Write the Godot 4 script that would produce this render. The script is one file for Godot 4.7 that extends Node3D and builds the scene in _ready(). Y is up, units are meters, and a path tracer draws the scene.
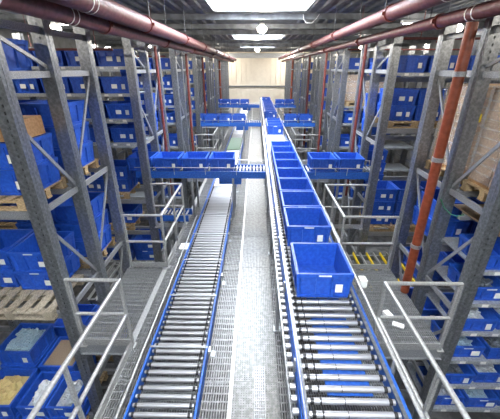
extends Node3D
# A conveyor aisle in a two-storey warehouse. Floor grating is y = 0, the aisle runs along -z.

var M := {}                      # materials
var MESH := {}                   # shared meshes
var used := {}                   # names taken
const ORD = ["first", "second", "third", "fourth", "fifth", "sixth", "seventh", "eighth", "ninth", "tenth", "eleventh", "twelfth"]
const GROUND := -2.9
const DECK := 5.1
const XR = {-1: -2.5, 1: 2.7}
const SIDE = {-1: "left", 1: "right"}

# ------------------------------------------------------------------ mesh helpers
class MB:
	var surf := []
	var v := PackedVector3Array()
	var n := PackedVector3Array()
	func tri(a: Vector3, b: Vector3, c: Vector3, na: Vector3, nb: Vector3, nc: Vector3):
		if (b - a).cross(c - a).dot(na + nb + nc) > 0.0:
			v.append_array([a, c, b]); n.append_array([na, nc, nb])
		else:
			v.append_array([a, b, c]); n.append_array([na, nb, nc])
	func quad(a: Vector3, b: Vector3, c: Vector3, d: Vector3, nn: Vector3):
		tri(a, b, c, nn, nn, nn); tri(a, c, d, nn, nn, nn)
	func hexa(p: Array):           # p[0..3] bottom ring, p[4..7] top ring
		var mid := Vector3.ZERO
		for q in p: mid += q
		mid /= 8.0
		for f in [[0, 1, 2, 3], [4, 5, 6, 7], [0, 1, 5, 4], [1, 2, 6, 5], [2, 3, 7, 6], [3, 0, 4, 7]]:
			var a: Vector3 = p[f[0]]; var b: Vector3 = p[f[1]]; var c: Vector3 = p[f[2]]; var d: Vector3 = p[f[3]]
			var nn := (c - a).cross(d - b).normalized()
			if nn.dot((a + b + c + d) / 4.0 - mid) < 0: nn = -nn
			quad(a, b, c, d, nn)
	func box(c: Vector3, s: Vector3, b: Basis = Basis()):
		var p := []
		for y in [-.5, .5]:
			for q in [[-.5, -.5], [.5, -.5], [.5, .5], [-.5, .5]]:
				p.append(c + b * Vector3(q[0] * s.x, y * s.y, q[1] * s.z))
		hexa(p)
	func bevel(c: Vector3, s: Vector3, r: float):   # box with its top and upright edges chamfered
		var ring := func(y: float, k: float) -> Array:
			var hx: float = s.x / 2 - k; var hz: float = s.z / 2 - k
			var e: float = r
			return [c + Vector3(-hx + e, y, -hz), c + Vector3(hx - e, y, -hz), c + Vector3(hx, y, -hz + e), c + Vector3(hx, y, hz - e), c + Vector3(hx - e, y, hz), c + Vector3(-hx + e, y, hz), c + Vector3(-hx, y, hz - e), c + Vector3(-hx, y, -hz + e)]
		var rs := [ring.call(-s.y / 2, 0.0), ring.call(s.y / 2 - r, 0.0), ring.call(s.y / 2, r * 0.7)]
		for k in 2:
			for i in 8:
				var a: Vector3 = rs[k][i]; var b: Vector3 = rs[k][(i + 1) % 8]; var cc: Vector3 = rs[k + 1][(i + 1) % 8]; var d: Vector3 = rs[k + 1][i]
				var nn := (cc - a).cross(d - b).normalized()
				if nn.dot((a + cc) / 2.0 - c) < 0: nn = -nn
				quad(a, b, cc, d, nn)
		for k in [0, 2]:
			for i in range(1, 7):
				var up := Vector3.UP if k == 2 else Vector3.DOWN
				tri(rs[k][0], rs[k][i], rs[k][i + 1], up, up, up)
	func bar(a: Vector3, b: Vector3, w: float, h: float, up: Vector3 = Vector3.UP):   # rectangular bar between two points
		var d := (b - a).normalized()
		if absf(d.dot(up)) > .97: up = Vector3.RIGHT
		var x := up.cross(d).normalized(); var y := d.cross(x)
		box((a + b) / 2.0, Vector3(w, h, a.distance_to(b)), Basis(x, y, d))
	func cyl(a: Vector3, b: Vector3, r: float, k: int = 12, caps := true, r2 := -1.0):
		if r2 < 0: r2 = r
		var d := (b - a).normalized()
		var up := Vector3.UP if absf(d.y) < .9 else Vector3.RIGHT
		var x := up.cross(d).normalized(); var y := d.cross(x)
		for i in k:
			var t0 := TAU * i / k; var t1 := TAU * (i + 1) / k
			var n0 := x * cos(t0) + y * sin(t0); var n1 := x * cos(t1) + y * sin(t1)
			tri(a + n0 * r, a + n1 * r, b + n1 * r2, n0, n1, n1)
			tri(a + n0 * r, b + n1 * r2, b + n0 * r2, n0, n1, n0)
			if caps:
				tri(a, a + n0 * r, a + n1 * r, -d, -d, -d)
				tri(b, b + n0 * r2, b + n1 * r2, d, d, d)
	func tube(pts: Array, r: float, k: int = 10):
		for i in pts.size() - 1: cyl(pts[i], pts[i + 1], r, k)
	func ball(c: Vector3, s: Vector3, k: int = 10):
		for i in k:
			for j in k:
				var q := []
				for o in [[0, 0], [1, 0], [1, 1], [0, 1]]:
					var th: float = PI * (j + o[1]) / k; var ph: float = TAU * (i + o[0]) / k
					q.append(Vector3(sin(th) * cos(ph), cos(th), sin(th) * sin(ph)))
				tri(c + q[0] * s, c + q[1] * s, c + q[2] * s, q[0], q[1], q[2])
				tri(c + q[0] * s, c + q[2] * s, c + q[3] * s, q[0], q[2], q[3])
	func next():
		surf.append([v, n]); v = PackedVector3Array(); n = PackedVector3Array()
	func mesh() -> ArrayMesh:
		if v.size(): next()
		var m := ArrayMesh.new()
		for s in surf:
			var a := []; a.resize(Mesh.ARRAY_MAX)
			a[Mesh.ARRAY_VERTEX] = s[0]; a[Mesh.ARRAY_NORMAL] = s[1]
			m.add_surface_from_arrays(Mesh.PRIMITIVE_TRIANGLES, a)
		return m

func numbered(called: String) -> String:
	var k: int = used.get(called, 0)
	used[called] = k + 1
	return called if k == 0 else "%s_%03d" % [called, k]

func tag(o, label := "", category := "", group := "", kind := ""):
	if label: o.set_meta("label", label)
	if category: o.set_meta("category", category)
	if group: o.set_meta("group", group)
	if kind: o.set_meta("kind", kind)
	return o

func thing(called: String, label: String, category: String, at := Vector3.ZERO, turn := 0.0, group := ""):
	var o := Node3D.new(); o.name = numbered(called); add_child(o, true)
	o.position = at; o.rotation.y = turn
	return tag(o, label, category, group)

func part(called: String, mesh, mats, parent = self, at := Vector3.ZERO, turn := 0.0):
	var o := MeshInstance3D.new()
	o.name = numbered(called) if parent == self else called
	var me: Mesh = mesh.mesh() if mesh is MB else mesh
	o.mesh = me
	if not (mats is Array): mats = [mats]
	for i in me.get_surface_count(): o.set_surface_override_material(i, mats[mini(i, mats.size() - 1)])
	o.position = at; o.rotation.y = turn
	o.cast_shadow = GeometryInstance3D.SHADOW_CASTING_SETTING_ON
	parent.add_child(o, true)
	return o

func solid(called: String, mesh, mats, label: String, category: String, at := Vector3.ZERO, turn := 0.0, group := ""):
	return tag(part(called, mesh, mats, self, at, turn), label, category, group)

func setting(called: String, label := "", category := ""):
	var o := Node3D.new(); o.name = numbered(called); add_child(o, true)
	return tag(o, label, category, "", "structure")

func one_box(s: Vector3) -> ArrayMesh:
	var key := "box%.4f_%.4f_%.4f" % [s.x, s.y, s.z]
	if not MESH.has(key):
		var b := MB.new(); b.box(Vector3.ZERO, s); MESH[key] = b.mesh()
	return MESH[key]

# ------------------------------------------------------------------ materials
func noise_tex(f: float, a: Color, b: Color, seed_: int, kind := FastNoiseLite.TYPE_SIMPLEX_SMOOTH, lo := .25, hi := .75) -> NoiseTexture2D:
	var nz := FastNoiseLite.new(); nz.noise_type = kind; nz.frequency = f; nz.seed = seed_; nz.fractal_octaves = 4
	var g := Gradient.new(); g.set_color(0, a); g.set_color(1, b); g.set_offset(0, lo); g.set_offset(1, hi)
	var t := NoiseTexture2D.new(); t.width = 512; t.height = 512; t.seamless = true; t.noise = nz; t.color_ramp = g
	return t

func mat(c: Color, rough := .6, metal := 0.0, vary := 0.0, freq := .02, scale := Vector3.ONE, seed_ := 1, kind := FastNoiseLite.TYPE_SIMPLEX_SMOOTH) -> StandardMaterial3D:
	var m := StandardMaterial3D.new()
	m.roughness = rough; m.metallic = metal; m.albedo_color = c
	if vary > 0:
		m.albedo_color = Color.WHITE
		m.albedo_texture = noise_tex(freq, c.darkened(vary), c.lightened(vary * .6), seed_, kind)
		m.uv1_triplanar = true; m.uv1_world_triplanar = true; m.uv1_scale = scale
	return m

func materials():
	M.post = mat(Color(.57, .585, .60), .34, .75, .14, .03, Vector3(1.5, 1.5, 1.5), 3, FastNoiseLite.TYPE_CELLULAR)
	M.galv = mat(Color(.64, .65, .66), .4, .5, .16, .05, Vector3(3, 3, 3), 5, FastNoiseLite.TYPE_CELLULAR)
	M.tube = mat(Color(.70, .70, .69), .38, .45, .12, .03, Vector3(2, 2, 2), 7)
	M.grate = mat(Color(.60, .605, .60), .40, .5, .16, .03, Vector3(1, 1, 1), 9)
	M.plank = mat(Color(.44, .445, .44), .41, .4, .12, .03, Vector3(.8, .8, .8), 11)
	M.roller = mat(Color(.66, .66, .665), .36, .65)
	M.black = mat(Color(.06, .06, .07), .5)
	M.frame_blue = mat(Color(.11, .34, .70), .45, 0, .10, .02, Vector3(2, 2, 2), 15)
	M.bin = mat(Color(.115, .305, .70), .42, 0, .08, .02, Vector3(1.5, 1.5, 1.5), 17)
	M.card = mat(Color(.90, .90, .87), .7, 0, .05, .06, Vector3(8, 8, 8), 21)
	M.yellow = mat(Color(.88, .75, .12), .6)
	M.wood = mat(Color(.72, .60, .42), .8, 0, .28, .03, Vector3(1.2, 8, 3), 23)
	M.wood_old = mat(Color(.66, .61, .52), .85, 0, .25, .03, Vector3(6, 6, 1), 25)
	M.carton = mat(Color(.66, .50, .34), .8, 0, .10, .02, Vector3(2, 2, 2), 27)
	M.board = mat(Color(.52, .44, .35), .85, 0, .15, .06, Vector3(3, 3, 3), 29)
	M.maroon = mat(Color(.36, .165, .175), .5, 0, .14, .02, Vector3(1, 1, 1), 31)
	M.orange = mat(Color(.50, .215, .11), .4, 0, .12, .02, Vector3(1, 1, 1), 33)
	M.red = mat(Color(.40, .15, .12), .45, 0, .12, .02, Vector3(1, 1, 1), 35)
	M.deck = mat(Color(.44, .46, .48), .55, .1, .14, .01, Vector3(.4, .4, .4), 37)
	M.steel_dark = mat(Color(.30, .31, .33), .55, .2, .15, .02, Vector3(1, 1, 1), 39)
	M.cream = mat(Color(.91, .87, .80), .6, 0, .02, .01, Vector3(.4, .4, .4), 41)
	M.wallgrey = mat(Color(.48, .49, .50), .7, 0, .08, .01, Vector3(.3, .3, .3), 43)
	M.concrete = mat(Color(.34, .34, .34), .75, 0, .18, .01, Vector3(.5, .5, .5), 45)
	M.shelf = mat(Color(.66, .68, .69), .45, .35, .12, .03, Vector3(1.5, 1.5, 1.5), 47)
	M.white = mat(Color(.93, .93, .92), .5)
	M.bags = mat(Color(.80, .82, .83), .3, 0, .22, .05, Vector3(6, 6, 6), 49)
	M.sheets = mat(Color(.86, .76, .50), .7, 0, .18, .05, Vector3(6, 6, 6), 51)
	M.parts = mat(Color(.62, .74, .80), .35, 0, .35, .08, Vector3(8, 8, 8), 53)
	M.mixed = mat(Color(.36, .40, .44), .5, .2, .45, .08, Vector3(8, 8, 8), 55)
	M.green = mat(Color(.20, .55, .35), .5)
	M.belt_green = mat(Color(.45, .56, .47), .6, 0, .08, .03, Vector3(2, 2, 2), 57)
	var film := StandardMaterial3D.new()
	film.transparency = BaseMaterial3D.TRANSPARENCY_ALPHA; film.albedo_color = Color(.95, .95, .93, .26); film.roughness = .12
	M.film = film
	var pane := StandardMaterial3D.new()
	pane.transparency = BaseMaterial3D.TRANSPARENCY_ALPHA; pane.albedo_color = Color(.96, .98, 1, .12); pane.roughness = .1
	M.pane = pane
	var glow := StandardMaterial3D.new()
	glow.albedo_color = Color(1, 1, .97); glow.emission_enabled = true; glow.emission = Color(1, .97, .92); glow.emission_energy_multiplier = 25.0
	M.glow = glow

# ------------------------------------------------------------------ prototypes
func make_bin(w: float, d: float, h: float) -> ArrayMesh:
	var b := MB.new()
	var t := .93                                           # taper towards the base
	var ring := func(y: float, grow: float) -> Array:
		var k: float = lerpf(t, 1.0, y / h)
		var hx: float = w / 2 * k + grow; var hz: float = d / 2 * k + grow
		return [Vector3(-hx, y, -hz), Vector3(hx, y, -hz), Vector3(hx, y, hz), Vector3(-hx, y, hz)]
	var o0: Array = ring.call(0.0, -.024); var o1: Array = ring.call(h - .005, -.024)
	var i0: Array = ring.call(.02, -.030); var i1: Array = ring.call(h, -.030)
	for i in 4:
		var j := (i + 1) % 4
		var out: Vector3 = [Vector3(0, 0, -1), Vector3(1, 0, 0), Vector3(0, 0, 1), Vector3(-1, 0, 0)][i]
		b.quad(o0[i], o0[j], o1[j], o1[i], out)
		b.quad(i0[i], i0[j], i1[j], i1[i], -out)
		# rim collar
		var r0: Array = ring.call(h - .05, 0.0); var r1: Array = ring.call(h, 0.0)
		var q0: Array = ring.call(h - .05, -.026); var q1: Array = ring.call(h, -.030)
		b.hexa([r0[i], r0[j], q0[j], q0[i], r1[i], r1[j], q1[j], q1[i]])
		# lower band
		var s0: Array = ring.call(0.0, -.004); var s1: Array = ring.call(.03, -.004)
		var u0: Array = ring.call(0.0, -.026); var u1: Array = ring.call(.03, -.026)
		b.hexa([s0[i], s0[j], u0[j], u0[i], s1[i], s1[j], u1[j], u1[i]])
		# ribs
		var a0: Array = ring.call(.02, -.002); var a1: Array = ring.call(h - .04, -.002)
		var c0: Array = ring.call(.02, -.026); var c1: Array = ring.call(h - .04, -.026)
		for f in [.03, .33, .67, .97]:
			var e := .014 / (w if i % 2 == 0 else d)
			var p := []
			for pair in [[a0, c0], [a1, c1]]:
				p.append(pair[0][i].lerp(pair[0][j], f - e)); p.append(pair[0][i].lerp(pair[0][j], f + e))
				p.append(pair[1][i].lerp(pair[1][j], f + e)); p.append(pair[1][i].lerp(pair[1][j], f - e))
			b.hexa(p)
	b.quad(i0[0], i0[1], i0[2], i0[3], Vector3.UP)
	b.quad(o0[0], o0[1], o0[2], o0[3], Vector3.DOWN)
	return b.mesh()

const BIN = {"std": Vector3(.60, .32, .65), "narrow": Vector3(.42, .28, .62), "low": Vector3(.50, .22, .58), "small": Vector3(.58, .30, .42)}

func prototypes():
	for k in BIN: MESH["bin_" + k] = make_bin(BIN[k].x, BIN[k].z, BIN[k].y)
	MESH.card = one_box(Vector3(.075, .10, .004))
	MESH.card_wide = one_box(Vector3(.12, .085, .004))
	MESH.mark = one_box(Vector3(.13, .016, .004))
	# rack upright: web on the aisle side (+x), slotted flanges on both z faces
	var b := MB.new()
	var y0 := GROUND; var y1 := 4.2; var hm := (y0 + y1) / 2; var hh := y1 - y0
	b.box(Vector3(-.003, hm, 0), Vector3(.006, hh, .135))
	b.box(Vector3(-.004, hm, 0), Vector3(.016, hh, .045))
	for s in [-1, 1]:
		b.box(Vector3(-.031, hm, s * .0675), Vector3(.062, hh, .005))
		b.box(Vector3(-.126, hm, s * .0675), Vector3(.092, hh, .005))
		b.box(Vector3(-.170, hm, s * .055), Vector3(.005, hh, .030))
		var y := y0
		while y < y1:
			b.box(Vector3(-.071, y, s * .0675), Vector3(.020, .044, .005)); y += .075
	MESH.post = b.mesh()
	# deck boards and blocks of a pallet 1.2 x 0.15 x 0.85
	b = MB.new(); b.bevel(Vector3.ZERO, Vector3(.105, .022, .85), .003); MESH.deck_board = b.mesh()
	b = MB.new(); b.bevel(Vector3.ZERO, Vector3(1.2, .022, .10), .003); MESH.stringer = b.mesh()
	b = MB.new(); b.bevel(Vector3.ZERO, Vector3(.12, .078, .10), .004); MESH.block = b.mesh()
	# conveyor rollers along x
	for w in [["roller_main", .66], ["roller_low", .66], ["roller_cross", .52], ["roller_spur", .36]]:
		var l: float = w[1]
		b = MB.new()
		b.cyl(Vector3(-l / 2 + .05, 0, 0), Vector3(l / 2 - .05, 0, 0), .025, 14)
		for s in [-1, 1]:
			b.cyl(Vector3(s * (l / 2 - .022), 0, 0), Vector3(s * l / 2, 0, 0), .022, 12)
		b.next()
		for s in [-1, 1]: b.cyl(Vector3(s * (l / 2 - .05), 0, 0), Vector3(s * (l / 2 - .022), 0, 0), .0245, 12)
		if w[0] == "roller_main":
			b.cyl(Vector3(-.235, 0, 0), Vector3(-.222, 0, 0), .0262, 12); b.cyl(Vector3(-.05, 0, 0), Vector3(-.044, 0, 0), .0258, 12)
		MESH[w[0]] = b.mesh()

var g_card := false
func bin(kind: String, at: Vector3, turn: float, label: String, group: String, cards := 1):
	var o = thing("storage_bin", label, "bin", at + Vector3(0, .002, 0), turn, group)
	var s: Vector3 = BIN[kind]
	part("body", MESH["bin_" + kind], M.bin, o)
	var zf := s.z / 2 * .955 + .000
	if cards >= 1: part("label_card", MESH.card if cards != 2 or g_card else MESH.card_wide, M.card, o, Vector3(s.x * .27, s.y * .42, zf + .004))
	if cards >= 3: part("label_card", MESH.card_wide, M.card, o, Vector3(-s.x * .05, s.y * .44, zf + .004))
	if cards == 2: part("rim_mark", MESH.mark, M.card, o, Vector3(0, s.y - .02, s.z / 2 + .002))
	return o

func pallet(at: Vector3, label: String, old := false, turn := 0.0):
	var o = thing("wooden_pallet", label, "pallet", at + Vector3(0, .001, 0), turn, "pallets in the racks")
	var m = M.wood_old if old else M.wood
	for i in 7: part("deck_board", MESH.deck_board, m, o, Vector3(-.545 + i * .1817, .133, 0))
	for z in [-.375, 0, .375]:
		part("stringer_board", MESH.stringer, m, o, Vector3(0, .111, z))
		part("bottom_board", MESH.stringer, m, o, Vector3(0, .011, z))
		for x in [-.53, 0, .53]: part("block", MESH.block, m, o, Vector3(x, .061, z))
	return o
const PAL := .144                     # height of a pallet's top

func heap(called: String, label: String, at: Vector3, w: float, d: float, h: float, m, seed_: int, n := 70, size := .09):
	var rng := RandomNumberGenerator.new(); rng.seed = seed_
	var b := MB.new()
	b.box(Vector3(0, h * .25, 0), Vector3(w, h * .5, d))
	for i in n:
		var s := Vector3(rng.randf_range(.5, 1.3), rng.randf_range(.15, .5), rng.randf_range(.5, 1.3)) * size
		var p := Vector3(rng.randf_range(-.5, .5) * (w - size * 1.7), h * .5 + rng.randf_range(0, h * .5), rng.randf_range(-.5, .5) * (d - size * 1.7))
		b.box(p, s, Basis.from_euler(Vector3(rng.randf_range(-.6, .6), rng.randf() * TAU, rng.randf_range(-.6, .6))))
	var o = solid(called, b, m, label, "goods", at)
	o.set_meta("kind", "stuff")
	return o

func carton(size: Vector3, at: Vector3, label: String, turn := 0.0):
	var o = thing("cardboard_carton", label, "carton", at, turn, "cartons in the racks")
	var b := MB.new(); b.bevel(Vector3(0, size.y / 2, 0), size, .006); part("body", b, M.carton, o)
	for s in [-1, 1]: part("flap", one_box(Vector3(size.x - .01, .005, size.z / 2 - .006)), M.carton, o, Vector3(0, size.y + .003, s * size.z / 4))
	part("tape", one_box(Vector3(size.x + .002, .003, .05)), M.board, o, Vector3(0, size.y + .007, 0))
	return o

func wrapped_load(at: Vector3, label: String, layers := 3, size := Vector3(1.1, .40, .8)):
	var o = thing("wrapped_load", label, "pallet load", at, 0.0, "stretch-wrapped pallet loads")
	for k in layers:
		for i in 2:
			for j in 2:
				var c := Vector3((i - .5) * size.x / 2, k * size.y + size.y / 2, (j - .5) * size.z / 2)
				var b := MB.new(); b.bevel(Vector3.ZERO, Vector3(size.x / 2 - .006, size.y - .006, size.z / 2 - .006), .008)
				part("carton", b, M.carton, o, c)
	var rng := RandomNumberGenerator.new(); rng.seed = int(at.z * 100) + 7
	var f := MB.new()                                     # creased film, bands that overlap a little
	var y := .05
	while y < layers * size.y:
		var g0 := .012 + rng.randf() * .010; var g1 := .012 + rng.randf() * .010
		var hx := size.x / 2; var hz := size.z / 2
		var yt := minf(y + .13, layers * size.y + .01)
		var sl := rng.randf_range(-.03, .03)
		var p := [Vector3(-hx - g0, y, -hz - g0), Vector3(hx + g0, y + sl, -hz - g0), Vector3(hx + g0, y, hz + g0), Vector3(-hx - g0, y + sl, hz + g0)]
		var q := [Vector3(-hx - g1, yt, -hz - g1), Vector3(hx + g1, yt, -hz - g1), Vector3(hx + g1, yt, hz + g1), Vector3(-hx - g1, yt, hz + g1)]
		for i in 4:
			var j := (i + 1) % 4
			var out: Vector3 = [Vector3(0, 0, -1), Vector3(1, 0, 0), Vector3(0, 0, 1), Vector3(-1, 0, 0)][i]
			f.quad(p[i], p[j], q[j], q[i], out)
		y += .11
	part("stretch_film", f, M.film, o)
	return o

# ------------------------------------------------------------------ racks
# front / back: heights of the beam tops; shelves: those that carry a deck
func rack(s: int, d0: float, row: String, front: Array, back: Array, shelves: Array, bays := 1, tags := true):
	var x0: float = XR[s]
	var o = thing("pallet_rack", "galvanised steel rack uprights and beams of the %s %s row" % [row, SIDE[s]], "rack", Vector3(x0, 0, -d0), 0.0, "rack rows along the aisle")
	var ds := [0.0, .9, 1.9]
	var crossed := absf(fposmod(d0 - 7.05 + .1, 7.4) - .1) < .05 and d0 < 25.0   # a cross conveyor runs through
	var bay := 2.8
	for k in bays + 1:
		for i in 3:
			part("post", MESH.post, M.post, o, Vector3(s * bay * k, 0, -ds[i]), 0.0 if s < 0 else PI)
		var xb: float = s * (bay * k + .07)
		for i in 2:
			for y in [-2.4, -1.15, .42, 1.90, 3.42, 3.9]:
				var b := MB.new(); b.bar(Vector3(xb, y, -ds[i] - .055), Vector3(xb, y, -ds[i + 1] + .055), .035, .075); part("strut", b, M.galv if k == 0 else M.post, o)
		for q in [[0, 3.82, .9, 3.5], [0, 2.92, .9, 1.96], [0, 1.66, .9, .48], [0, .1, .9, -1.05], [0, -1.3, .9, -2.3], [1.9, 1.86, .9, .55], [1.9, 3.36, .9, 2.1], [1.9, .3, .9, -1.0]]:
			if k == 0 and q[1] == 1.66 and crossed: continue
			var b := MB.new()
			var f0 := -.055 if q[0] < q[2] else .055
			b.bar(Vector3(xb + s * .01, q[1], -q[0] + f0), Vector3(xb + s * .01, q[3], -q[2] - f0), .022, .042); part("brace", b, M.galv if k == 0 else M.post, o)
	for side in 2:
		var lv: Array = front if side == 0 else back
		for y in lv:
			for k in bays:
				var xm: float = s * (bay * (k + .5) + .07)
				var lead = null
				for z in ([0.0, .84] if side == 0 else [.96, 1.9]):
					var deck: bool = shelves.has(y) and side == 0
					var beam = part("beam", one_box(Vector3(bay - .14, .06 if deck else .11, .05)), M.shelf if deck else M.galv, o, Vector3(xm, y - (.03 if deck else .055), -z))
					if lead == null: lead = beam
				if shelves.has(y) and side == 0:
					part("shelf_panel", one_box(Vector3(bay - .14, .018, .80)), M.shelf, o, Vector3(xm, y - .009, -.42))
					if tags and k == 0:
						for t in [.25, .55, .95, 1.35, 1.7]: part("shelf_tag", one_box(Vector3(.085, .045, .003)), M.card, lead, Vector3(s * (.14 + t) - xm, 0, .0275))
	return o

# a column of stacked bins; words complete "... blue bin of the stack <where>"
func stack(x: float, d: float, y: float, n: int, where: String, group: String, cards := 2, turn := 0.0, kind := "std"):
	var top := y
	for i in n:
		var w: String = ["bottom", "top"][i] if n == 2 else (["bottom", "middle", "top"][i] if n == 3 else "single")
		var lab := "%s blue bin of stack %s" % [w, where] if n > 1 else "single blue bin %s" % where
		bin(kind, Vector3(x, top, -d), turn, lab, group, cards)
		top += BIN[kind].y + .001
	return top

# bins standing in a row on shelves, first one nearest the aisle
func shelf_rows(s: int, d: float, levels: Array, cols: int, row: String, group: String, cards := 3, pitch := .655, first := .495, kind := "std", skip := []):
	var rng := RandomNumberGenerator.new(); rng.seed = int(d * 17) + s * 5
	for l in levels.size():
		for c in cols:
			var jit := rng.randf_range(-.02, .02)
			var r := rng.randf()
			if skip.has([l, c]) or (c > 1 and r < .1): continue
			bin(kind, Vector3(XR[s] + s * (first + c * pitch + (.36 if c > 3 else 0.0)), levels[l], -d + jit), 0.0, "blue bin %s from aisle, %s shelf up, %s %s rack row" % [ORD[c], ORD[l], row, SIDE[s]], group, cards if r < .7 else 1)

# ------------------------------------------------------------------ conveyors and rails
func rail(called_label: String, pts: Array, ends: Array, toe := true):
	# pts: plan points [x, d]; a post stands at every point of ends ([x, d])
	var o = thing("guard_rail", called_label, "railing", Vector3(pts[0][0], 0, -pts[0][1]), 0.0, "tubular guard rails along the walkway")
	var off := Vector3(pts[0][0], 0, -pts[0][1])
	for i in pts.size() - 1:
		var a := Vector3(pts[i][0], 0, -pts[i][1]) - off; var c := Vector3(pts[i + 1][0], 0, -pts[i + 1][1]) - off
		for y in [1.1, .56]:
			var b := MB.new(); b.cyl(a + Vector3(0, y, 0), c + Vector3(0, y, 0), .024, 12)
			b.ball(a + Vector3(0, y, 0), Vector3.ONE * .024, 8)
			part("top_rail" if y > 1 else "mid_rail", b, M.tube, o)
		if toe:
			var b := MB.new(); b.bar(a + Vector3(0, .055, 0), c + Vector3(0, .055, 0), .012, .11); part("toe_board", b, M.tube, o)
	for e in ends:
		var b := MB.new(); var p := Vector3(e[0], 0, -e[1]) - off
		b.bar(p + Vector3(0, .0, 0), p + Vector3(0, 1.1, 0), .034, .034, Vector3.FORWARD)
		b.box(p + Vector3(0, .004, 0), Vector3(.09, .008, .09)); part("post", b, M.tube, o)
	return o

func main_conveyor():
	var xc := .735; var top := 1.22; var d0 := .5; var d1 := 27.0
	var o = thing("roller_conveyor", "raised roller conveyor with blue side frames carrying a line of bins", "conveyor", Vector3(xc, 0, -d0), 0.0, "")
	var d := d0 + .06
	while d < d1:
		part("roller", MESH.roller_main, [M.roller, M.black], o, Vector3(.0, top - .025, -(d - d0)))
		d += .1
	var len := d1 - d0
	for s in [-1, 1]:
		var b := MB.new()
		b.box(Vector3(s * .375, top - .075, -len / 2), Vector3(.04, .15, len)); part("side_frame", b, M.frame_blue, o)
		b = MB.new(); b.box(Vector3(s * .35, top + .008, -len / 2), Vector3(.03, .012, len)); part("frame_lip", b, M.post, o)
		b = MB.new()
		if s > 0: b.cyl(Vector3(.40, top + .13, 0), Vector3(.40, top + .13, -len), .016, 10)
		else: b.box(Vector3(-.385, top + .10, -len / 2), Vector3(.022, .075, len))
		var gr = part("guide_rail", b, M.tube if s > 0 else M.frame_blue, o)
		if s < 0: part("wear_strip", one_box(Vector3(.010, .014, len)), M.tube, gr, Vector3(-.385, top + .145, -len / 2))
		b = MB.new()
		var dd := .3
		while dd < len:
			b.bar(Vector3(s * .40, top - .1, -dd), Vector3(s * .40, top + .13, -dd), .02, .03, Vector3.FORWARD); dd += 1.0
		part("guide_bracket", b, M.galv, o)
	# outer lane of small carrier wheels on the walkway side
	var wb := MB.new(); wb.box(Vector3(-.455, top - .115, -len / 2), Vector3(.012, .09, len)); part("wheel_rail", wb, M.post, o)
	var wm := MB.new(); wm.cyl(Vector3(-.445, 0, 0), Vector3(-.40, 0, 0), .026, 10)
	var wheel := wm.mesh()
	d = d0 + .1
	while d < 14.0:
		part("carrier_wheel", wheel, M.roller, o, Vector3(0, top - .06, -(d - d0))); d += .1
	# drive belt guard below the rollers
	var dd := .1
	while dd < len - 1:
		var b := MB.new(); b.box(Vector3(.03, top - .09, -dd - .42), Vector3(.36, .01, .84)); part("guard_panel", b, M.frame_blue, o); dd += 1.05
	dd = .9
	while dd < len:
		for s in [-1, 1]:
			var b := MB.new(); b.bar(Vector3(s * .40, 0, -dd), Vector3(s * .40, top - .1, -dd), .05, .05, Vector3.FORWARD)
			b.box(Vector3(s * .40, .005, -dd), Vector3(.11, .01, .11)); part("leg", b, M.galv, o)
		var b := MB.new(); b.bar(Vector3(-.38, .5, -dd), Vector3(.38, .5, -dd), .03, .04); part("cross_tie", b, M.galv, o)
		dd += 2.05
	return o

func low_conveyor():
	var xc := -.965; var top := .22; var d0 := .9; var d1 := 29.0
	var o = thing("roller_conveyor", "low empty roller conveyor with blue side frames just above the grating", "conveyor", Vector3(xc, 0, -d0), 0.0, "")
	var len := d1 - d0
	var d := .06; var k := 0
	while d < len:
		part("roller", MESH.roller_low, [M.roller, M.black], o, Vector3(0, top - .025, -d)); d += .1; k += 1
		if k % 10 == 0 and d < 20:
			var b := MB.new(); b.box(Vector3(0, top + .004, -d + .05), Vector3(.74, .008, .028)); part("cross_bar", b, M.galv, o)
	for s in [-1, 1]:
		var b := MB.new(); b.box(Vector3(s * .36, top - .09, -len / 2), Vector3(.022, .16, len)); part("side_frame", b, M.frame_blue, o)
		b = MB.new(); b.box(Vector3(s * .36, top - .004, -len / 2), Vector3(.024, .010, len)); part("frame_lip", b, M.frame_blue, o)
		var dd := .6
		while dd < len:
			b = MB.new(); b.box(Vector3(s * .36, .045, -dd), Vector3(.05, .09, .09)); b.box(Vector3(s * .39, .004, -dd), Vector3(.12, .008, .1)); part("foot", b, M.galv, o); dd += 1.5
	for q in [[8.0, 12.4, M.card], [12.6, 15.2, M.belt_green]]:
		part("belt", one_box(Vector3(.56, .012, q[1] - q[0])), q[2], o, Vector3(0, top + .014, -(q[0] + q[1]) / 2))
	# guide tube that runs beside the conveyor
	var b := MB.new(); b.cyl(Vector3(-.47, .16, -.2), Vector3(-.47, .16, -6.0), .016, 10)
	for q in [.8, 2.3, 3.8, 5.3]: b.cyl(Vector3(-.47, 0, -q), Vector3(-.47, .16, -q), .012, 8)
	part("guide_tube", b, M.tube, o)
	for q in [2.0, 3.6, 5.1, 5.8]:
		b = MB.new(); b.box(Vector3(.395, .17, -q), Vector3(.03, .06, .09)); part("sensor_bracket", b, M.tube, o)
	return o

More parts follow.
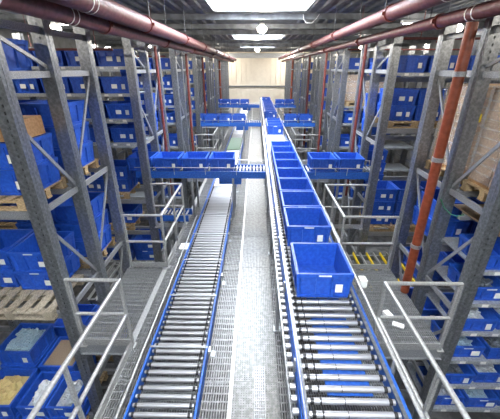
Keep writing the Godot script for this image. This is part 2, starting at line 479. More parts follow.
func cross_conveyor(d: float, row: String, x0: float, x1: float):
	# from the racks on one side, over the low conveyor, to the main conveyor
	var top := 1.22; var L := x1 - x0; var side := -1 if x0 < 0 else 1
	var o = thing("cross_conveyor", "%s blue cross conveyor from the %s racks to the main line" % [row, SIDE[side]], "conveyor", Vector3(x0, 0, -d), 0.0, "cross conveyors")
	var x := .06
	while x < L:
		part("roller", MESH.roller_cross, [M.roller, M.black], o, Vector3(x, top - .025, 0), PI / 2); x += .085
	for s in [-1, 1]:
		var b := MB.new(); b.box(Vector3(L / 2, top - .09, s * .30), Vector3(L, .17, .035)); part("side_frame", b, M.frame_blue, o)
		b = MB.new(); b.cyl(Vector3(0, top + .10, s * .345), Vector3(L, top + .10, s * .345), .011, 8)
		x = .2
		while x < L: b.bar(Vector3(x, top - .08, s * .33), Vector3(x, top + .10, s * .345), .02, .012); x += .75
		part("guide_rail", b, M.tube, o)
	for q in ([.30, .95] if L < 2 else [.60, 1.35, 2.36]):
		for s in [-1, 1]:
			var b := MB.new(); b.bar(Vector3(q, .01 if absf(x0 + q) < 1.62 else GROUND, s * .30), Vector3(q, top - .17, s * .30), .05, .05, Vector3.FORWARD); part("leg", b, M.galv, o)
	return o

# ------------------------------------------------------------------ the scene
func _ready():
	var cam := Camera3D.new(); cam.name = "camera"; add_child(cam)
	cam.fov = 67.77; cam.near = .05; cam.far = 200
	cam.position = Vector3(0, 3.49, 0)
	cam.rotation = Vector3(deg_to_rad(-24.4), deg_to_rad(1.0), 0)
	cam.current = true
	var we := WorldEnvironment.new(); we.name = "environment"; add_child(we)
	var env := Environment.new(); we.environment = env
	env.background_mode = Environment.BG_SKY
	var sky := Sky.new(); var sm := ProceduralSkyMaterial.new()
	sm.sky_top_color = Color(.93, .96, 1); sm.sky_horizon_color = Color(.97, .98, 1); sm.ground_bottom_color = Color(.5, .5, .5); sm.ground_horizon_color = Color(.9, .9, .9)
	sm.sky_energy_multiplier = 6.0
	sky.sky_material = sm; env.sky = sky
	env.tonemap_mode = Environment.TONE_MAPPER_LINEAR
	env.tonemap_exposure = .62
	env.sdfgi_enabled = true; env.ssao_enabled = true; env.ssil_enabled = true

	materials(); prototypes()
	shell()
	floors()
	pipes()
	lamps()
	main_conveyor(); low_conveyor()
	railings()
	racks()
	near_left(); near_right()
	second_rows(); far_rows()
	lines_of_bins()
	small_things()

func lamps():
	# x, distance, height, energy, label
	var spots := [[.1, -2.0, 4.72, 6.0, "pendant lamp above the camera end of the aisle"], [.15, 5.3, 4.80, 10.0, "pendant lamp over the foremost bins, above the picture"], [.2, 12.5, 4.72, 14.0, "bright pendant lamp in mid aisle beyond the large rooflight"], [.1, 25.0, 4.66, 28.0, "small bright pendant lamp far down the aisle"],
		[5.85, 10.6, 4.55, 14.0, "bright lamp glaring through the right racks"], [-6.0, 10.6, 4.55, 14.0, "lamp hanging over the left rack rows"], [6.2, 6.15, 4.55, 7.0, "lamp over the first picking aisle on the right"],
		[-6.2, 6.15, 4.55, 7.0, "lamp over the first picking aisle on the left"], [5.2, 1.6, 4.55, 6.5, "lamp before the nearest right rack row"], [-5.2, 1.6, 4.55, 6.5, "lamp before the nearest left rack row"], [6.0, 20.0, 4.55, 8.0, "lamp over the far right rack rows"], [-6.0, 20.0, 4.55, 8.0, "lamp over the far left rack rows"],
		[3.5, 33.1, 4.55, 17.0, "unseen lamp added to brighten the end wall from the right"], [-3.5, 33.1, 4.55, 17.0, "unseen lamp added to brighten the end wall from the left"]]  # this pair is added out of sight behind the racks to light the end wall
	for q in spots:
		var o = thing("pendant_lamp", q[4], "lamp", Vector3(q[0], q[2], -q[1]), 0.0, "pendant lamps")
		var b := MB.new(); b.cyl(Vector3(0, .10, 0), Vector3(0, .18, 0), .09, 16); b.cyl(Vector3(0, .03, 0), Vector3(0, .10, 0), .18, 16, false, .09); part("housing", b, M.white, o)
		b = MB.new(); b.cyl(Vector3(0, .18, 0), Vector3(0, DECK - q[2], 0), .012, 8); part("stem", b, M.galv, o)
		b = MB.new(); b.ball(Vector3.ZERO, Vector3(.17, .13, .17), 12); part("bulb", b, M.glow, o)
		var l := OmniLight3D.new(); l.name = "lamp_light"; o.add_child(l)
		l.light_energy = q[3]
		l.light_color = Color(1, .965, .91); l.light_size = .09; l.omni_range = 60; l.omni_attenuation = 2; l.shadow_enabled = true

	for q in [[4.4, 9.4, "right"], [-4.6, 9.4, "left"]]:
		var o = thing("strip_light", "fluorescent strip light over the %s rack rows" % q[2], "light", Vector3(q[0], 4.52, -q[1]), 0.0, "strip lights over the racks")
		var b := MB.new(); b.box(Vector3(0, .06, 0), Vector3(1.3, .06, .12)); part("housing", b, M.white, o)
		b = MB.new()
		for x in [-.5, .5]: b.cyl(Vector3(x, .09, 0), Vector3(x, DECK - 4.52, 0), .006, 6)
		part("hanger", b, M.galv, o)
		b = MB.new(); b.cyl(Vector3(-.6, .012, 0), Vector3(.6, .012, 0), .016, 10); part("tube", b, M.glow, o)
		var l := AreaLight3D.new(); l.name = "strip_glow"; o.add_child(l)
		l.area_size = Vector2(1.2, .08); l.rotation_degrees.x = -90; l.position = Vector3(0, -.01, 0)
		l.light_energy = 3.0; l.light_color = Color(.95, .98, 1); l.area_range = 40; l.shadow_enabled = true

func shell():
	# ground floor slab, side and end walls, roof deck with rooflight openings
	var f = setting("floor", "concrete ground floor under the racks", "floor")
	part("slab", one_box(Vector3(24, .2, 44)), M.concrete, f, Vector3(0, GROUND - .1, -16))
	for s in [-1, 1]:
		var w = setting("wall_" + SIDE[s], "grey side wall behind the racks", "wall")
		part("panel", one_box(Vector3(.2, 8.6, 44)), M.wallgrey, w, Vector3(s * 11.0, 1.3, -16))
	var wb = setting("wall_back", "cream panelled end wall at the far end of the aisle", "wall")
	for i in 44:
		part("panel", one_box(Vector3(.47, 8.0, .10)), M.cream, wb, Vector3(-10.75 + i * .5, 1.1, -35.0))
	part("backing", one_box(Vector3(22.4, 8.0, .05)), M.cream, wb, Vector3(0, 1.1, -35.09))
	part("header", one_box(Vector3(22, .42, .18)), M.galv, wb, Vector3(0, 4.62, -34.86))
	part("girt", one_box(Vector3(22, .14, .12)), M.wallgrey, wb, Vector3(0, 1.75, -34.88))
	var wf = setting("wall_front", "wall behind the camera", "wall")
	part("panel", one_box(Vector3(22.4, 8.6, .2)), M.wallgrey, wf, Vector3(0, 1.3, 5.1))
	var c = setting("ceiling", "ribbed grey metal roof deck with white rooflights", "ceiling")
	var holes := [[-3.5, .5], [6.4, 11.2], [18.9, 21.4], [27.0, 30.0]]      # rooflight lengths
	var hx0 := -1.3; var hx1 := 1.5
	for q in [[-11.2, hx0], [hx1, 11.2]]:
		part("deck_sheet", one_box(Vector3(q[1] - q[0], .06, 41)), M.deck, c, Vector3((q[0] + q[1]) / 2, DECK + .03, -15))
	var last := -5.5
	for h in holes + [[35.5, 36.0]]:
		if h[0] > last: part("deck_sheet", one_box(Vector3(hx1 - hx0, .06, h[0] - last)), M.deck, c, Vector3((hx0 + hx1) / 2, DECK + .03, -(h[0] + last) / 2))
		last = h[1]
	# deck ribs along the aisle
	var ribm := MB.new()
	ribm.hexa([Vector3(-.05, -.045, 20.3), Vector3(.05, -.045, 20.3), Vector3(.05, -.045, -20.3), Vector3(-.05, -.045, -20.3), Vector3(-.09, 0, 20.3), Vector3(.09, 0, 20.3), Vector3(.09, 0, -20.3), Vector3(-.09, 0, -20.3)])
	var rib := ribm.mesh()
	var x := -10.9
	while x < 11:
		if x < hx0 - .12 or x > hx1 + .12: part("deck_rib", rib, M.deck, c, Vector3(x, DECK, -15))
		x += .33
	# purlins across
	var pm := MB.new(); pm.box(Vector3(0, 0, 0), Vector3(22, .16, .012)); pm.box(Vector3(0, -.08, .035), Vector3(22, .012, .07)); pm.box(Vector3(0, .08, -.035), Vector3(22, .012, .07))
	var purlin := pm.mesh()
	for d in [-4.0, 1.2, 4.4, 11.5, 14.0, 16.3, 22.2, 25.4, 31.0, 33.0]:
		part("purlin", purlin, M.deck, c, Vector3(0, DECK - .13, -d))
	var n := 0
	for h in holes:
		n += 1
		var w = setting("window_%d" % n, ["rooflight above the camera", "large white rooflight overhead at the top of the picture", "narrow white rooflight further down the aisle", "small white rooflight before the end wall"][n - 1], "rooflight")
		part("pane", one_box(Vector3(hx1 - hx0 + .1, .02, h[1] - h[0] + .1)), M.pane, w, Vector3((hx0 + hx1) / 2, DECK + .20, -(h[0] + h[1]) / 2))
		for s in [-1, 1]:
			part("kerb", one_box(Vector3(.03, .22, h[1] - h[0])), M.white, w, Vector3((hx0 + hx1) / 2 + s * ((hx1 - hx0) / 2 + .016), DECK + .09, -(h[0] + h[1]) / 2))
			part("kerb", one_box(Vector3(hx1 - hx0, .22, .03)), M.white, w, Vector3((hx0 + hx1) / 2, DECK + .09, -(h[0] if s < 0 else h[1]) - s * .016))

func grating_mesh(w: float, l: float, pitch: float, bw: float, cross_pitch: float, cw: float) -> ArrayMesh:
	var b := MB.new()
	var nx := int(round(w / pitch)); var nz := int(round(l / cross_pitch))
	for i in nx + 1: b.box(Vector3(-w / 2 + w * i / nx, -.015, 0), Vector3(bw, .03, l - .008))
	for i in nz: b.box(Vector3(0, -.012, -l / 2 + l * (i + .5) / nz), Vector3(w, .02, cw))
	for s in [-1, 1]: b.box(Vector3(0, -.0155, s * (l / 2 - .006)), Vector3(w, .032, .006))
	return b.mesh()

func floors():
	var o = setting("floor_grating", "galvanised grating walkway between and beside the conveyors", "floor")
	var put := func(called: String, x0: float, x1: float, d0: float, d1: float, l: float, pitch: float, bw: float, cp: float, cw: float, m):
		var g := grating_mesh(x1 - x0, l, pitch, bw, cp, cw)
		var d: float = d0
		while d < d1 - .01:
			var p = part(called, g, m, o, Vector3((x0 + x1) / 2, 0, -(d + l / 2))); p.set_meta("kind", "stuff"); d += l
	put.call("grating_panel", -1.70, -.29, -1.0, 35.0, 1.2, .030, .009, .10, .008, M.grate)
	put.call("grating_panel", .29, 1.66, -1.0, 35.0, 1.2, .030, .009, .10, .008, M.grate)
	put.call("mesh_panel", -.25, .29, -1.0, 35.0, 1.2, .030, .019, .030, .019, M.plank)
	for s in [-1, 1]:
		var a := -2.42 if s < 0 else 1.66; var b := -1.70 if s < 0 else 2.58
		for d in [3.2, 10.6, 18.0, 25.4]: put.call("landing_panel", a, b, d, d + 1.75, 1.75, .030, .009, .10, .008, M.grate)
		for d in [3.2, 10.6, 18.0, 25.4]:
			for z in [d - .02, d + 1.77]:
				part("landing_beam", one_box(Vector3(b - a + .04, .16, .05)), M.galv, o, Vector3((a + b) / 2, -.115, -z))
				part("landing_flange", one_box(Vector3(b - a + .04, .012, .11)), M.galv, o, Vector3((a + b) / 2, -.20, -z))
	# bolted joint cover between the walkway and the mesh panels, edge channels, bearers below
	part("cover_strip", one_box(Vector3(.045, .014, 36)), M.tube, o, Vector3(-.272, .007, -17))
	var bolt := MB.new(); bolt.cyl(Vector3(0, .014, 0), Vector3(0, .024, 0), .012, 6); var bm := bolt.mesh()
	var d := 1.0
	while d < 12: part("bolt", bm, M.galv, o, Vector3(-.272, 0, -d)); d += .42
	var gs = part("strip_grate", grating_mesh(.12, 1.9, .024, .007, .04, .006), M.post, o, Vector3(.07, .034, -1.85)); gs.set_meta("kind", "stuff")
	for x in [-1.72, 1.68]: part("edge_channel", one_box(Vector3(.04, .2, 36)), M.galv, o, Vector3(x, -.10, -17))
	for x in [-1.70, 1.66]: part("edge_flange", one_box(Vector3(.085, .008, 36)), M.tube, o, Vector3(x, .006, -17))
	d = -.4
	while d < 35:
		part("bearer", one_box(Vector3(3.34, .14, .07)), M.post, o, Vector3(-.02, -.11, -d)); d += 2.4
	for x in [-1.66, 1.62]:
		d = .4
		while d < 35:
			part("column", one_box(Vector3(.10, -GROUND - .2, .10)), M.post, o, Vector3(x, (GROUND - .2) / 2, -d)); d += 3.7

func pipes():
	var run := func(label: String, x: float, y: float, r: float, m, d0: float, d1: float, clips: Array):
		var o = thing("overhead_pipe", label, "pipe", Vector3(x, y, 0), 0.0, "sprinkler mains along the aisle")
		var b := MB.new(); b.cyl(Vector3(0, 0, -d0), Vector3(0, 0, -d1), r, 20); var pp = part("pipe", b, m, o)
		for c in clips:
			b = MB.new(); b.cyl(Vector3(0, 0, -c + .035), Vector3(0, 0, -c - .035), r + .018, 20); b.box(Vector3(0, 0, -c), Vector3(r * 2 + .09, .05, .05)); part("coupling", b, M.red, pp)
			b = MB.new(); b.cyl(Vector3(0, r, -c - .3), Vector3(0, DECK - y - .06, -c - .3), .010, 8); part("hanger", b, M.steel_dark, o)
		for c in [2.9, 3.05, 4.2, 4.32]:
			b = MB.new(); b.cyl(Vector3(0, 0, -c + .008), Vector3(0, 0, -c - .008), r + .004, 20); part("band", b, M.white, pp)
	run.call("thick maroon overhead main pipe along the left side of the aisle", -1.98, 4.20, .125, M.maroon, -4.0, 33.0, [6.4, 9.6, 13.0, 16.5, 20.0, 24.0])
	run.call("lower maroon pipe tucked behind the thick main on the left", -2.22, 4.06, .105, M.maroon, -4.0, 33.0, [5.2, 8.5, 12.0, 17.0, 22.0])
	run.call("thick maroon overhead main pipe along the right side of the aisle", 2.2, 4.30, .11, M.maroon, -4.0, 33.0, [6.0, 9.8, 13.4, 17.0, 21.0, 25.0])
	run.call("second maroon pipe outside the right overhead main", 2.52, 4.07, .08, M.maroon, -4.0, 33.0, [5.0, 8.6, 12.6, 18.0, 23.0])
	var riser := func(label: String, x: float, d: float, r: float, m, y0: float, y1: float):
		var o = thing("riser_pipe", label, "pipe", Vector3(x, y0, -d), 0.0, "standing pipes at the rack ends")
		var b := MB.new(); b.cyl(Vector3.ZERO, Vector3(0, y1 - y0, 0), r, 18); var pp = part("pipe", b, m, o)
		for y in [.9, 2.3, 3.4]:
			if y1 - y0 > y: b = MB.new(); b.cyl(Vector3(0, y - .03, 0), Vector3(0, y + .03, 0), r + .012, 16); part("coupling", b, M.red if m == M.red else M.galv, pp)
	riser.call("stout orange pipe standing in front of the nearest right rack", 2.56, 4.32, .066, M.orange, .02, 3.985)
	riser.call("slim red pipe on the left behind the first enclosure", -2.31, 7.97, .032, M.red, .3, 3.945)
	riser.call("slim red pipe on the right behind the first enclosure", 2.50, 8.02, .034, M.red, .3, 3.985)
	for s in [-1, 1]:
		riser.call("red pipe at the %s end of the second cross conveyor" % SIDE[s], s * 2.42, 15.6, .045, M.red, 0.0, 3.945 if s < 0 else 3.985)
		riser.call("orange pipe standing far down the aisle on the %s" % SIDE[s], s * 2.45, 23.0, .07, M.orange, 0.0, 3.945 if s < 0 else 3.97)
		riser.call("%s red pipe close to the second enclosure rail" % SIDE[s], s * 2.45, 12.1, .04, M.red, 0.0, 3.945 if s < 0 else 3.985)
	# sprinkler branch lines across the racks
	var k := 0
	for q in [[1, 6.4, 3.97], [1, 10.1, 3.97], [-1, 6.4, 3.80], [-1, 10.1, 3.80]]:
		var b := MB.new(); b.cyl(Vector3.ZERO, Vector3(q[0] * 4.5, 0, 0), .022, 10)
		for i in [.3, 3.9]: b.cyl(Vector3(q[0] * i, 0, 0), Vector3(q[0] * i, DECK - q[2] - .05, 0), .008, 6)
		for i in 4: b.cyl(Vector3(q[0] * (.6 + i), -.07, 0), Vector3(q[0] * (.6 + i), 0, 0), .012, 8)
		solid("branch_pipe", b, M.red, "thin red sprinkler branch reaching over the %s racks, %s from camera" % [SIDE[q[0]], "nearer" if q[1] < 8 else "farther"], "pipe", Vector3(q[0] * 2.64, q[2], -q[1]), 0.0, "sprinkler branch pipes")

func railings():
	rail("near left guard rail running towards the camera from the landing corner", [[-2.34, 3.12], [-1.67, 3.12], [-1.67, -.8]], [[-2.34, 3.12], [-1.67, 3.12], [-1.67, 1.9], [-1.67, .5]])
	rail("near right guard rail running towards the camera beside white packets", [[2.52, 3.12], [1.60, 3.12], [1.60, -.8]], [[2.52, 3.12], [1.60, 3.12], [1.60, 1.9], [1.60, .5]])
	for k in 3:
		var d := 4.98 + 7.4 * k
		for s in [-1, 1]:
			var xi: float = -1.67 if s < 0 else 1.58
			var xo: float = -2.36 if s < 0 else 2.52
			rail("%s railing enclosure on the %s side of the walkway" % [["nearest three-sided", "second three-sided", "farthest three-sided"][k], SIDE[s]], [[xo, d], [xi, d], [xi, d + 1.65], [xo, d + 1.65]], [[xo, d], [xi, d], [xi, d + .85], [xi, d + 1.65], [xo, d + 1.65]])

func racks():
	rack(-1, 3.35, "nearest", [-1.85, .38, 1.93, 3.46], [-1.85, .38, 1.93], [3.46], 2, false)
	rack(1, 3.35, "nearest", [-1.55, -1.0, -.45, .10, .62, 1.14, 1.93, 3.55], [-1.17, .1, .95, 1.93, 3.46], [-1.55, -1.0, -.45, .10, .62, 1.14], 2)
	rack(-1, 7.05, "second", [-1.3, -.32, .55, 1.93, 2.46, 2.99, 3.52], [-1.2, .55, 1.93, 3.3], [1.93, 2.46, 2.99, 3.52], 2)
	rack(1, 7.05, "second", [-1.6, -.30, 2.28, 3.40], [-1.2, .55, 1.93, 3.3], [3.40], 2)
	var rows := ["third", "fourth", "fifth", "sixth", "seventh"]
	for k in 5:
		for s in [-1, 1]:
			var lv := [-.9, .2, 1.0 if k % 2 == 0 else .3, 1.8, 2.35, 2.9, 3.45] if k % 2 == 0 else [-.9, .2, 1.8, 2.35, 2.9, 3.45]
			if k == 0 and s == 1: lv.erase(2.9)
			rack(s, 10.75 + 3.7 * k, rows[k], lv, [1.0, 2.6], lv, 1, false)
	for s in [-1, 1]:
		rack(s, 29.25, "eighth", [.2, 1.8, 2.9], [1.0], [], 1, false)

func near_left():
	var g := "bins on the nearest left rack"
	var xa := -2.98; var xb := -3.62
	# level 1.93, front and rear pallets
	pallet(Vector3(-3.30, 1.93, -3.77), "wooden pallet on upper left beam nearest the camera")
	stack(xa, 3.78, 1.93 + PAL, 2, "under brown carton on nearest upper left pallet", g, 1)
	stack(xb, 3.78, 1.93 + PAL, 2, "at photo's left edge on nearest upper left pallet", g, 1)
	carton(Vector3(.5, .22, .55), Vector3(xa, 1.93 + PAL + .643, -3.80), "brown cardboard carton on top of blue bins, nearest left rack", .05)
	pallet(Vector3(-3.30, 1.93, -4.78), "wooden pallet on upper left beam behind the nearest pallet")
	stack(xa, 4.78, 1.93 + PAL, 3, "on rear upper left pallet, aisle side", g, 0)
	stack(xb, 4.78, 1.93 + PAL, 3, "on rear upper left pallet, away from aisle", g, 1)
	# level .38
	pallet(Vector3(-3.30, .38, -3.60), "weathered grey pallet with bare planks at left near the railing", true)
	stack(-3.13, 3.93, .38 + PAL, 2, "with white card on bare-planked left pallet", g, 2)
	stack(-3.77, 3.98, .38 + PAL, 2, "beside photo's left edge on bare-planked left pallet", g, 2)
	pallet(Vector3(-3.30, .38, -4.80), "wooden pallet low on left behind the bare-planked pallet")
	stack(xa, 4.80, .38 + PAL, 3, "on low left pallet behind the bare planks", g, 1)
	stack(xb, 4.80, .38 + PAL, 3, "on low left rear pallet away from aisle", g, 1)
	# level -1.85, open bins with goods
	pallet(Vector3(-3.36, -1.85, -3.62), "wooden pallet below walkway level at lower left")
	var y := -1.85 + PAL
	stack(-3.32, 3.93, y, 2, "lower left, top one under brown board", g, 1)
	stack(-3.96, 3.93, y, 3, "lower left, top one holding blue-white parts", g, 1)
	heap("loose_parts", "blue and white loose parts filling an open bin, lower left", Vector3(-3.96, y + .322 * 2 + .14, -3.93), .48, .52, .16, M.parts, 4, 220, .06)
	solid("brown_board", one_box(Vector3(.50, .012, .55)), M.board, "brown fibreboard sheet covering an open bin, lower left", "board", Vector3(-3.32, y + .322 * 2 - .04, -3.93))
	for q in [[-2.92, "next to post"], [-3.36, "second from post"]]:
		bin("narrow", Vector3(q[0], y, -3.28), 0, "narrow bottom blue bin %s, lower left corner" % q[1], g, 1)
		bin("narrow", Vector3(q[0], y + .281, -3.28), 0, "narrow blue bin of clear plastic bags, lower left, %s" % q[1], g, 2)
		heap("plastic_bags", "clear plastic bags in the narrow bin %s, lower left" % q[1], Vector3(q[0], y + .281 + .06, -3.28), .30, .48, .15, M.bags, 8 + int(q[0] * -10), 60, .13)
	stack(-3.90, 3.25, y, 2, "at lower left edge, top one with yellow sheets", g, 1)
	heap("paper_sheets", "yellow paper sheets lying in the bin at lower left edge", Vector3(-3.90, y + .322 + .15, -3.25), .46, .52, .12, M.sheets, 12, 50, .2)
	pallet(Vector3(-3.30, -1.85, -4.80), "wooden pallet below walkway level behind the lower left bins")
	stack(xa, 4.80, y, 2, "below walkway under the left landing, aisle side", g, 1)
	stack(xb, 4.80, y, 2, "below walkway under the left landing, outer side", g, 1)
	# level 3.46
	for c in 4: bin("std", Vector3(xa - c * .65, 3.461, -3.78), 0, "blue bin %s from aisle on topmost shelf, nearest left rack" % ORD[c], g, 1)

func near_right():
	var g := "pick bins on the nearest right shelves"
	var names := ["lowest", "second", "third", "fourth", "fifth", "sixth"]
	var lv := [-1.55, -1.0, -.45, .10, .62, 1.14]
	for l in 6:
		for c in 3:
			var x := 3.14 + c * .54
			bin("low", Vector3(x, lv[l], -3.63 - (.03 if (l + c) % 2 == 0 else 0.0)), 0, "low blue pick bin %s from post, %s shelf, nearest right rack" % [ORD[c], names[l]], g, 2 if l % 2 == 0 else 1)
			if c < 2 and l < 5:
				var m = [M.bags, M.mixed, M.parts, M.bags, M.mixed][(l + c * 2) % 5]
				heap("small_goods", "small packed goods in bin %s from post, %s right shelf" % [ORD[c], names[l]], Vector3(x, lv[l] + .027, -3.64), .34, .42, .16, m, 40 + l * 7 + c, 60, .08)
	# upper pallets with wrapped loads
	pallet(Vector3(3.50, 1.93, -3.78), "wooden pallet under the wrapped load at right edge")
	wrapped_load(Vector3(3.50, 1.93 + PAL, -3.78), "stretch-wrapped brown cartons on pallet at the right edge")
	pallet(Vector3(3.50, 1.93, -4.80), "wooden pallet under the wrapped load behind the orange pipe")
	wrapped_load(Vector3(3.50, 1.93 + PAL, -4.80), "stretch-wrapped brown cartons behind the orange pipe")
	solid("chipboard_sheet", one_box(Vector3(1.2, .018, .95)), M.board, "brown chipboard sheet under the wrapped pallet on right", "board", Vector3(3.52, 1.655, -3.80))
	solid("sheet_bearer", one_box(Vector3(2.6, .05, .06)), M.galv, "galvanised bearer under the chipboard sheet on right", "beam", Vector3(4.1, 1.62, -3.9))
	var gb := "bins on the nearest right rack, rear side"
	for l in 3:
		var y: float = [-1.17, .1, .95][l]
		for c in 2:
			stack(3.12 + c * .64, 4.80, y, [2, 1, 2][l], "behind nearest right shelves, %s level, %s from aisle" % [["lowest", "middle", "upper"][l], ORD[c]], gb, 1)

func second_rows():
	var g := "bins on the second left rack"
	shelf_rows(-1, 7.42, [1.93, 2.46, 2.99, 3.52], 6, "second", g)
	for c in 2:
		var px := -3.70 - c * 2.5
		pallet(Vector3(px, .55, -7.48), "wooden pallet %s from aisle under shelved bins, second left rack" % ORD[c])
		pallet(Vector3(px, -.32, -7.48), "low wooden pallet %s from aisle beside walkway, second left rack" % ORD[c])
		for i in 2:
			stack(px + .31 - i * .62, 7.48, .55 + PAL, 2, "%s, pallet %s from aisle, second left rack" % [["nearer aisle", "outer side"][i], ORD[c]], g, 3)
			stack(px + .31 - i * .62, 7.48, -.32 + PAL, 1, "%s on low pallet %s from aisle, second left rack" % [["nearer aisle", "outer side"][i], ORD[c]], g, 2)
	for c in 3: stack(-2.95 - c * .64, 7.45, -1.3, 2, "below walkway level, %s from aisle, second left rack" % ORD[c], g, 2)
	for l in 3:
		stack(-2.98, 8.45, [.55, 1.93, 3.3][l], [3, 3, 1][l], "on %s rear level of second left rack" % ["low", "middle", "top"][l], g, 1)
	g = "bins on the second right rack"
	shelf_rows(1, 7.42, [3.40], 5, "second", g, 1)
	for c in 2:
		var px := 3.49 + c * 1.23
		pallet(Vector3(px, 2.28, -7.48), "upper wooden pallet %s from aisle, second right rack" % ORD[c])
		pallet(Vector3(px, -.30, -7.48), "low wooden pallet %s from aisle, second right rack" % ORD[c])
		for i in 2:
			stack(px - .31 + i * .62, 7.48, 2.28 + PAL, 2, "%s, upper pallet %s from aisle, second right rack" % [["nearer aisle", "outer side"][i], ORD[c]], g, 3)
			stack(px - .31 + i * .62, 7.48, -.30 + PAL, 3, "%s, low pallet %s from aisle, second right rack" % [["nearer aisle", "outer side"][i], ORD[c]], g, 3)
	for l in 3:
		stack(3.18, 8.45, [.55, 1.93, 3.3][l], [3, 3, 1][l], "on %s rear level of second right rack" % ["low", "middle", "top"][l], g, 1)

func far_rows():
	var rows := ["third", "fourth", "fifth", "sixth", "seventh"]
	for k in 5:
		for s in [-1, 1]:
			var lv := [-.9, .2, 1.0, 1.8, 2.35, 2.9, 3.45] if k % 2 == 0 else [-.9, .2, 1.8, 2.35, 2.9, 3.45]
			if k == 0 and s == 1: lv = [-.9, .2, 1.0, 1.8, 3.45]
			shelf_rows(s, 11.14 + 3.7 * k, lv, 2 if k < 2 else 1, rows[k], "bins on the %s %s rack" % [rows[k], SIDE[s]], 3)

	pallet(Vector3(3.52, 2.35, -11.17), "wooden pallet under the silvery wrapped load, third right rack")
	wrapped_load(Vector3(3.52, 2.35 + PAL, -11.17), "silvery wrapped load high on the third right rack", 2)

func lines_of_bins():
	g_card = true
	var g := "bins on the raised main conveyor"
	var top := 1.2215
	var ds := [3.0, 4.07, 4.755, 5.44, 6.12, 6.80, 7.48, 8.16, 8.84]
	for i in ds.size():
		bin("std", Vector3(.735, top, -ds[i]), 0, ["foremost empty blue bin on the raised conveyor, nearest the camera", "", "", "", "", "", "", "", "rearmost blue bin of the near line before the conveyor gap"][i] if i in [0, 8] else "empty blue bin %s in the near line on raised conveyor" % ORD[i], g, 2)
	var far := [12.1, 12.78, 13.46, 16.1, 16.78, 17.46, 18.14, 18.82, 19.5, 20.18, 20.86, 21.54, 23.4, 24.1]
	for i in far.size():
		bin("std", Vector3(.735, top, -far[i]), 0, "blue bin beyond the conveyor gap, %s in the far line" % (ORD[i] if i < 12 else ["last but one", "last"][i - 12]), g, 2)
	var rows := ["nearest", "middle", "farthest"]
	for k in 3:
		var d := 7.52 + 7.4 * k
		cross_conveyor(d, rows[k], -2.9, .25)
		cross_conveyor(d, rows[k], 1.24, 2.95)
		var gl := "bins on the %s left cross conveyor" % rows[k]
		for i in 4: bin("std", Vector3(-.80 - i * .66 if k == 0 else -.75 - i * .64, top, -d), PI if i == 9 else 0.0, "blue bin %s from main line on %s left cross conveyor" % [ORD[i], rows[k]], gl, 1)
		for i in (2 if k == 0 else 2): bin("std", Vector3(1.62 + i * .66, top, -d), 0.0, "blue bin %s from main line on %s right cross conveyor" % [ORD[i], rows[k]], "bins on the %s right cross conveyor" % rows[k], 1)
		var b := MB.new(); b.bevel(Vector3(0, 0, 0), Vector3(.55, .17, .35), .01)
		solid("drive_box", b, M.frame_blue, "blue drive box hanging under the %s left cross conveyor" % rows[k], "drive unit", Vector3(-.62, .95, -d + .05), 0.0, "drive boxes")
	# spur that merges into the low conveyor
	var o = thing("spur_conveyor", "short slanting roller spur joining the low conveyor from the left", "conveyor", Vector3(-1.62, 0, -6.92), -.03)
	for i in 8: part("roller", MESH.roller_spur, [M.roller, M.black], o, Vector3(-.05 - i * .09, .24, 0), PI / 2)
	for s in [-1, 1]:
		part("side_frame", one_box(Vector3(.78, .15, .03)), M.frame_blue, o, Vector3(-.36, .19, s * .20))
		for x in [-.15, -.6]: part("leg", one_box(Vector3(.05, .12, .05)), M.galv, o, Vector3(x, .06, s * .20))

func flow_lanes(label: String, x0: float, x1: float, d0: float, d1: float, y: float):
	var o = thing("flow_rack", label, "flow rack", Vector3(x0, GROUND, -d0), 0.0, "gravity flow racks")
	var yy := y - GROUND
	var n := int((x1 - x0) / .16)
	for i in n + 1:
		var x := (x1 - x0) * i / n
		part("lane_rail", one_box(Vector3(.03, .06, d1 - d0)), M.yellow if i % 2 == 0 and x0 > 0 else M.tube, o, Vector3(x, yy, -(d1 - d0) / 2))
	for z in [.06, d1 - d0 - .06]:
		part("cross_beam", one_box(Vector3(x1 - x0, .08, .05)), M.galv, o, Vector3((x1 - x0) / 2, yy - .07, -z))
		for x in [.03, x1 - x0 - .03]: part("leg", one_box(Vector3(.05, yy - .1, .05)), M.post, o, Vector3(x, (yy - .1) / 2, -z))

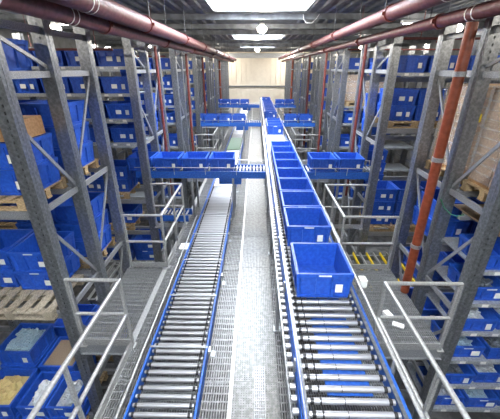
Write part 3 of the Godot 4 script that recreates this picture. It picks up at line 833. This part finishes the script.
func small_things():
	flow_lanes("yellow flow rails below the nearest right railing enclosure", 1.85, 3.9, 5.42, 6.9, -.85)
	flow_lanes("grey flow rails below the nearest left railing enclosure", -3.7, -1.85, 5.42, 6.9, -1.2)
	solid("floor_plate", one_box(Vector3(.20, .006, .24)), M.white, "white square plate lying on the left grating by the conveyor", "plate", Vector3(-1.50, .004, -5.75))
	var b := MB.new(); b.bevel(Vector3(0, .03, 0), Vector3(.10, .06, .14), .008)
	solid("white_packet", b, M.white, "upright white packet lying on the right landing grating", "packet", Vector3(2.06, .0, -3.75), .3)
	b = MB.new(); b.bevel(Vector3(0, .012, 0), Vector3(.16, .024, .09), .004)
	solid("white_packet", b, M.white, "flat white packet lying on the right landing nearer the rail", "packet", Vector3(2.14, .0, -3.55), -.5)
	var o = thing("light_sensor", "small cream sensor clamped beside the nearest bin", "sensor", Vector3(1.205, 1.24, -2.86))
	b = MB.new(); b.bevel(Vector3(0, .08, 0), Vector3(.08, .09, .10), .008); part("body", b, M.card, o)
	b = MB.new(); b.cyl(Vector3(0, .04, 0), Vector3(0, -.1, 0), .008, 8); part("bracket", b, M.galv, o)
	b = MB.new()
	b.tube([Vector3(0, 0, 0), Vector3(.03, -.10, .08), Vector3(.06, -.14, .22), Vector3(.05, -.10, .36), Vector3(.06, -.03, .46)], .006, 6)
	solid("green_strap", b, M.green, "thin green strap hanging by the right rack post", "strap", Vector3(2.66, 1.78, -4.18))
	b = MB.new(); b.tube([Vector3(0, 0, 0), Vector3(.02, -.14, .0), Vector3(.12, -.24, 0), Vector3(.28, -.24, 0), Vector3(.42, -.12, 0), Vector3(.5, .0, 0)], .008, 6)
	solid("cable_loop", b, M.white, "white cable looping down beside the large rooflight", "cable", Vector3(1.45, DECK - .09, -11.32))
	for q in [[-1, 2.45], [1, 2.65]]:
		solid("warning_sticker", one_box(Vector3(.10, .10, .004)), M.yellow, "yellow warning sticker on the %s nearest rack" % SIDE[q[0]], "sticker", Vector3(q[0] * (q[1] + .20), 3.70 if q[0] < 0 else 2.9, -4.19 if q[0] > 0 else -3.318))
